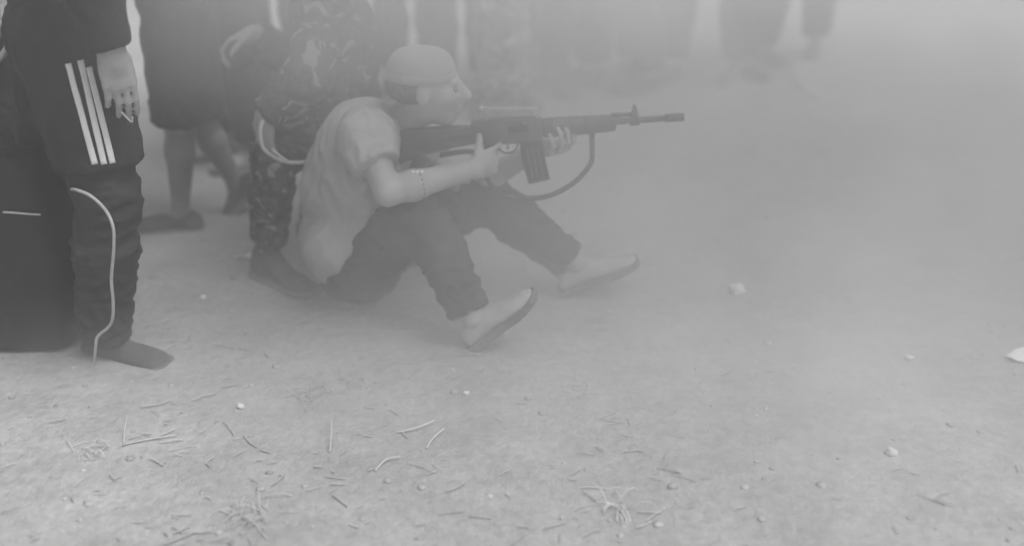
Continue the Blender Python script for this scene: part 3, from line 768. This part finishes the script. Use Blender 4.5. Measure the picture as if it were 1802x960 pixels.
twig([(836, 585, 0), (862, 608, 0.004), (890, 640, 0.003)], 0.0019, 'dry stalk beneath the shooter\'s tipped-up shoe', M_STRAWD)
twig([(660, 830, 0), (680, 815, 0.01), (705, 808, 0.006)], 0.0025, 'bent pale twig low in the middle foreground', M_STRAW)
co = []
for u, v, z in ((1400, 112, 0), (1402, 130, .01), (1406, 152, .012), (1420, 166, .008), (1448, 175, 0), (1432, 168, .006), (1420, 158, .012), (1415, 140, .012), (1412, 118, .004)):
    g = G(u, v); co.append(g + Vector((0, 0, z + 0.006)))
tag(bm_link('cord', tube(spline(co, 8), 0.0085, 8), M_STONE, None), 'doubled length of pale cord bent on the far earth', 'cord')

def tuft(u, v, n, ln, label, seed):
    rnd = random.Random(seed); c = G(u, v); root = empty('dry_grass_tuft', c, label, 'grass tuft', 'dry grass tufts')
    for k in range(n):
        a = rnd.uniform(0, 6.28); l = ln * rnd.uniform(0.5, 1.1); t = rnd.uniform(0.15, 0.9)
        b0 = c + Vector((rnd.gauss(0, 0.018), rnd.gauss(0, 0.018), 0))
        d = Vector((math.cos(a), math.sin(a), 0))
        pts = [b0, b0 + d * l * 0.35 + Vector((0, 0, l * t * 0.5)), b0 + d * l * 0.75 + Vector((0, 0, l * t * 0.55)), b0 + d * l + Vector((0, 0, max(0.004, l * t * 0.25)))]
        bm_link('blade', ribbon(spline(pts, 4), 0.0021, Vector((0.2, -0.4, 1)), 0.0008), M_STRAW if rnd.random() < .7 else M_STRAWD, root)
tuft(548, 695, 14, 0.075, 'looped pale grass tuft below and left of the shooter', 1)
tuft(628, 678, 12, 0.06, 'small pale grass tuft just right of the looped tuft', 2)
tuft(440, 905, 20, 0.08, 'ragged pale grass tuft at the bottom left', 3)
tuft(160, 792, 12, 0.06, 'pale grass tuft at the far lower left', 4)
tuft(1010, 690, 10, 0.05, 'faint grass tuft right of the tipped-up shoe', 5)
tuft(1090, 890, 16, 0.07, 'faint grass tuft at the bottom centre right', 6)
tuft(525, 570, 10, 0.05, 'low grass tuft at the back of the shooter', 7)

# scattered straw, chaff and small clods: uncountable
def straw(n, m, name, label, seed, rng):
    rnd = random.Random(seed); V, F = [], []
    for k in range(n):
        # denser towards the left and the middle foreground
        while True:
            x, y = rnd.uniform(-3.0, 3.0), rng(rnd)
            if 1.6 * noise.noise(Vector((x * 1.9, y * 1.9, seed))) + rnd.uniform(-0.35, 0.35) - 0.13 * x > 0.12: break
        a = rnd.uniform(-0.9, 0.9) + (math.pi / 2 if rnd.random() < 0.2 else 0); l = rnd.choice((0.015, 0.025, 0.035, 0.06)) * rnd.uniform(0.7, 1.3); wd = rnd.uniform(0.0007, 0.0019)
        d = Vector((math.cos(a), math.sin(a), 0)); s = Vector((-d.y, d.x, 0)); bend = rnd.uniform(-0.3, 0.3)
        i0 = len(V)
        for j in range(4):
            t = j / 3 - 0.5
            c = Vector((x, y, 0)) + d * l * t + s * l * bend * (t * t - 0.1)
            z = gh(c.x, c.y) + 0.003 + rnd.uniform(0, 0.006)
            for sg, dz in ((1, 0), (0, wd), (-1, 0)):
                V.append((c.x + s.x * wd * sg, c.y + s.y * wd * sg, z + dz))
        for j in range(3):
            b = i0 + j * 3
            F += [(b, b + 3, b + 4, b + 1), (b + 1, b + 4, b + 5, b + 2), (b + 2, b + 5, b + 3, b)]
    me = bpy.data.meshes.new(name); me.from_pydata(V, [], F)
    return tag(link(name, me, m), label, 'straw', kind='stuff')
straw(1700, M_STRAW, 'straw', 'pale broken straw strewn over the earth', 5, lambda r: 1.5 + 6.0 * r.random() ** 1.5)
straw(800, M_STRAWD, 'chaff', 'darker weathered straw strewn over the earth', 8, lambda r: 1.5 + 6.0 * r.random() ** 1.5)
def clods(n, seed):
    rnd = random.Random(seed); V, F = [], []
    base = bmesh.new(); bmesh.ops.create_icosphere(base, subdivisions=1, radius=1)
    bv = [q.co.copy() for q in base.verts]; bf = [[q.index for q in f.verts] for f in base.faces]; base.free()
    for k in range(n):
        x, y = rnd.uniform(-3, 3), 1.5 + 6 * rnd.random() ** 1.4; r = rnd.choice((0.003, 0.004, 0.005, 0.009)) * rnd.uniform(0.7, 1.4)
        i0 = len(V)
        for q in bv:
            p = q * r * (1 + 0.35 * noise.noise(q * 2 + Vector((k * 1.7, 0, 0)))); V.append((x + p.x * 1.2, y + p.y, gh(x, y) + p.z * 0.6 + r * 0.1))
        F += [[i0 + i for i in f] for f in bf]
    me = bpy.data.meshes.new('clods'); me.from_pydata(V, [], F)
    tag(link('gravel', me, M_CLOD), 'small clods and grit on the earth', 'gravel', kind='stuff')
M_CLOD = mat('earth_clod', 0.32, 0.95, 0.4, 8, 0.4, 80)
clods(1500, 4)

# ------------------------------------------------------------------ air: an even haze and the drifting dust thrown up on the right
def volume_box(name, lo, hi, label):
    bm = bmesh.new(); bmesh.ops.create_cube(bm, size=1)
    for q in bm.verts: q.co = Vector([lo[i] + (hi[i] - lo[i]) * (q.co[i] + 0.5) for i in range(3)])
    o = bm_link(name, bm, None, None, False); tag(o, label, 'haze', kind='stuff')
    m = bpy.data.materials.new(name); m.use_nodes = True; m.node_tree.nodes.clear(); o.data.materials.append(m)
    return m
HAZE, DUST = 0.026, 0.34
m = volume_box('haze', (-160, -30, -1.0), (160, 160, 2.6), 'thin even dusty haze over the whole place')
n = m.node_tree.nodes; o_ = n.new('ShaderNodeOutputMaterial'); pv = n.new('ShaderNodeVolumePrincipled')
pv.inputs['Color'].default_value = (.90, .90, .90, 1); pv.inputs['Density'].default_value = HAZE; pv.inputs['Anisotropy'].default_value = 0.0
m.node_tree.links.new(pv.outputs[0], o_.inputs['Volume'])

m = volume_box('dust_cloud', (-2.6, 0.9, -0.3), (5.0, 7.2, 2.4), 'cloud of pale dust drifting thicker towards the right')
n = m.node_tree.nodes; L = m.node_tree.links
o_ = n.new('ShaderNodeOutputMaterial'); pv = n.new('ShaderNodeVolumePrincipled')
pv.inputs['Color'].default_value = (.90, .90, .90, 1)
geo = n.new('ShaderNodeNewGeometry'); sep = n.new('ShaderNodeSeparateXYZ'); L.new(geo.outputs['Position'], sep.inputs[0])
def mr(src, a, b, lo, hi):
    q = n.new('ShaderNodeMapRange'); q.interpolation_type = 'SMOOTHSTEP'
    q.inputs['From Min'].default_value = a; q.inputs['From Max'].default_value = b; q.inputs['To Min'].default_value = lo; q.inputs['To Max'].default_value = hi
    L.new(src, q.inputs['Value']); return q.outputs[0]
def mth(op, a, b):
    q = n.new('ShaderNodeMath'); q.operation = op
    for i, s in enumerate((a, b)):
        if isinstance(s, (int, float)): q.inputs[i].default_value = s
        else: L.new(s, q.inputs[i])
    return q.outputs[0]
X, Y, Z = sep.outputs
nz = n.new('ShaderNodeTexNoise'); nz.inputs['Scale'].default_value = 1.7; nz.inputs['Detail'].default_value = 3; L.new(geo.outputs['Position'], nz.inputs['Vector'])
low = mth('MULTIPLY', mth('MULTIPLY', mr(X, -1.05, 0.5, 0.0, 1.0), mr(Y, 3.1, 4.6, 1.0, 0.4)), mr(Z, 0.45, 1.0, 1.0, 0.30))      # bank on the right, thickest before the shooter
high = mth('MULTIPLY', mth('MULTIPLY', mr(Z, 0.64, 1.0, 0.0, 3.0), mr(Y, 2.0, 2.7, 0.0, 1.0)), mr(X, -1.35, -0.3, 0.0, 1.0))   # layer hanging above
kick = mth('MULTIPLY', mth('MULTIPLY', mr(Z, 0.02, 0.28, 3.6, 0.0), mr(X, -1.7, -0.35, 0.1, 1.0)), mth('MULTIPLY', mr(Y, 2.0, 2.5, 0.0, 1.0), mr(Y, 2.9, 4.2, 1.0, 0.2)))   # dust kicked up along the ground
edge = mth('MULTIPLY', mth('MULTIPLY', mr(Y, 1.2, 2.1, 0, 1), mr(Y, 5.0, 7.0, 1, 0)), mth('MULTIPLY', mr(X, 3.8, 5.0, 1, 0), mr(Z, 1.7, 2.4, 1, 0)))
den = mth('MULTIPLY', mth('MULTIPLY', mth('ADD', mth('ADD', low, high), kick), edge), mth('MULTIPLY', mr(nz.outputs['Fac'], 0.3, 0.7, 0.45, 1.55), DUST))
L.new(den, pv.inputs['Density']); L.new(pv.outputs[0], o_.inputs['Volume'])
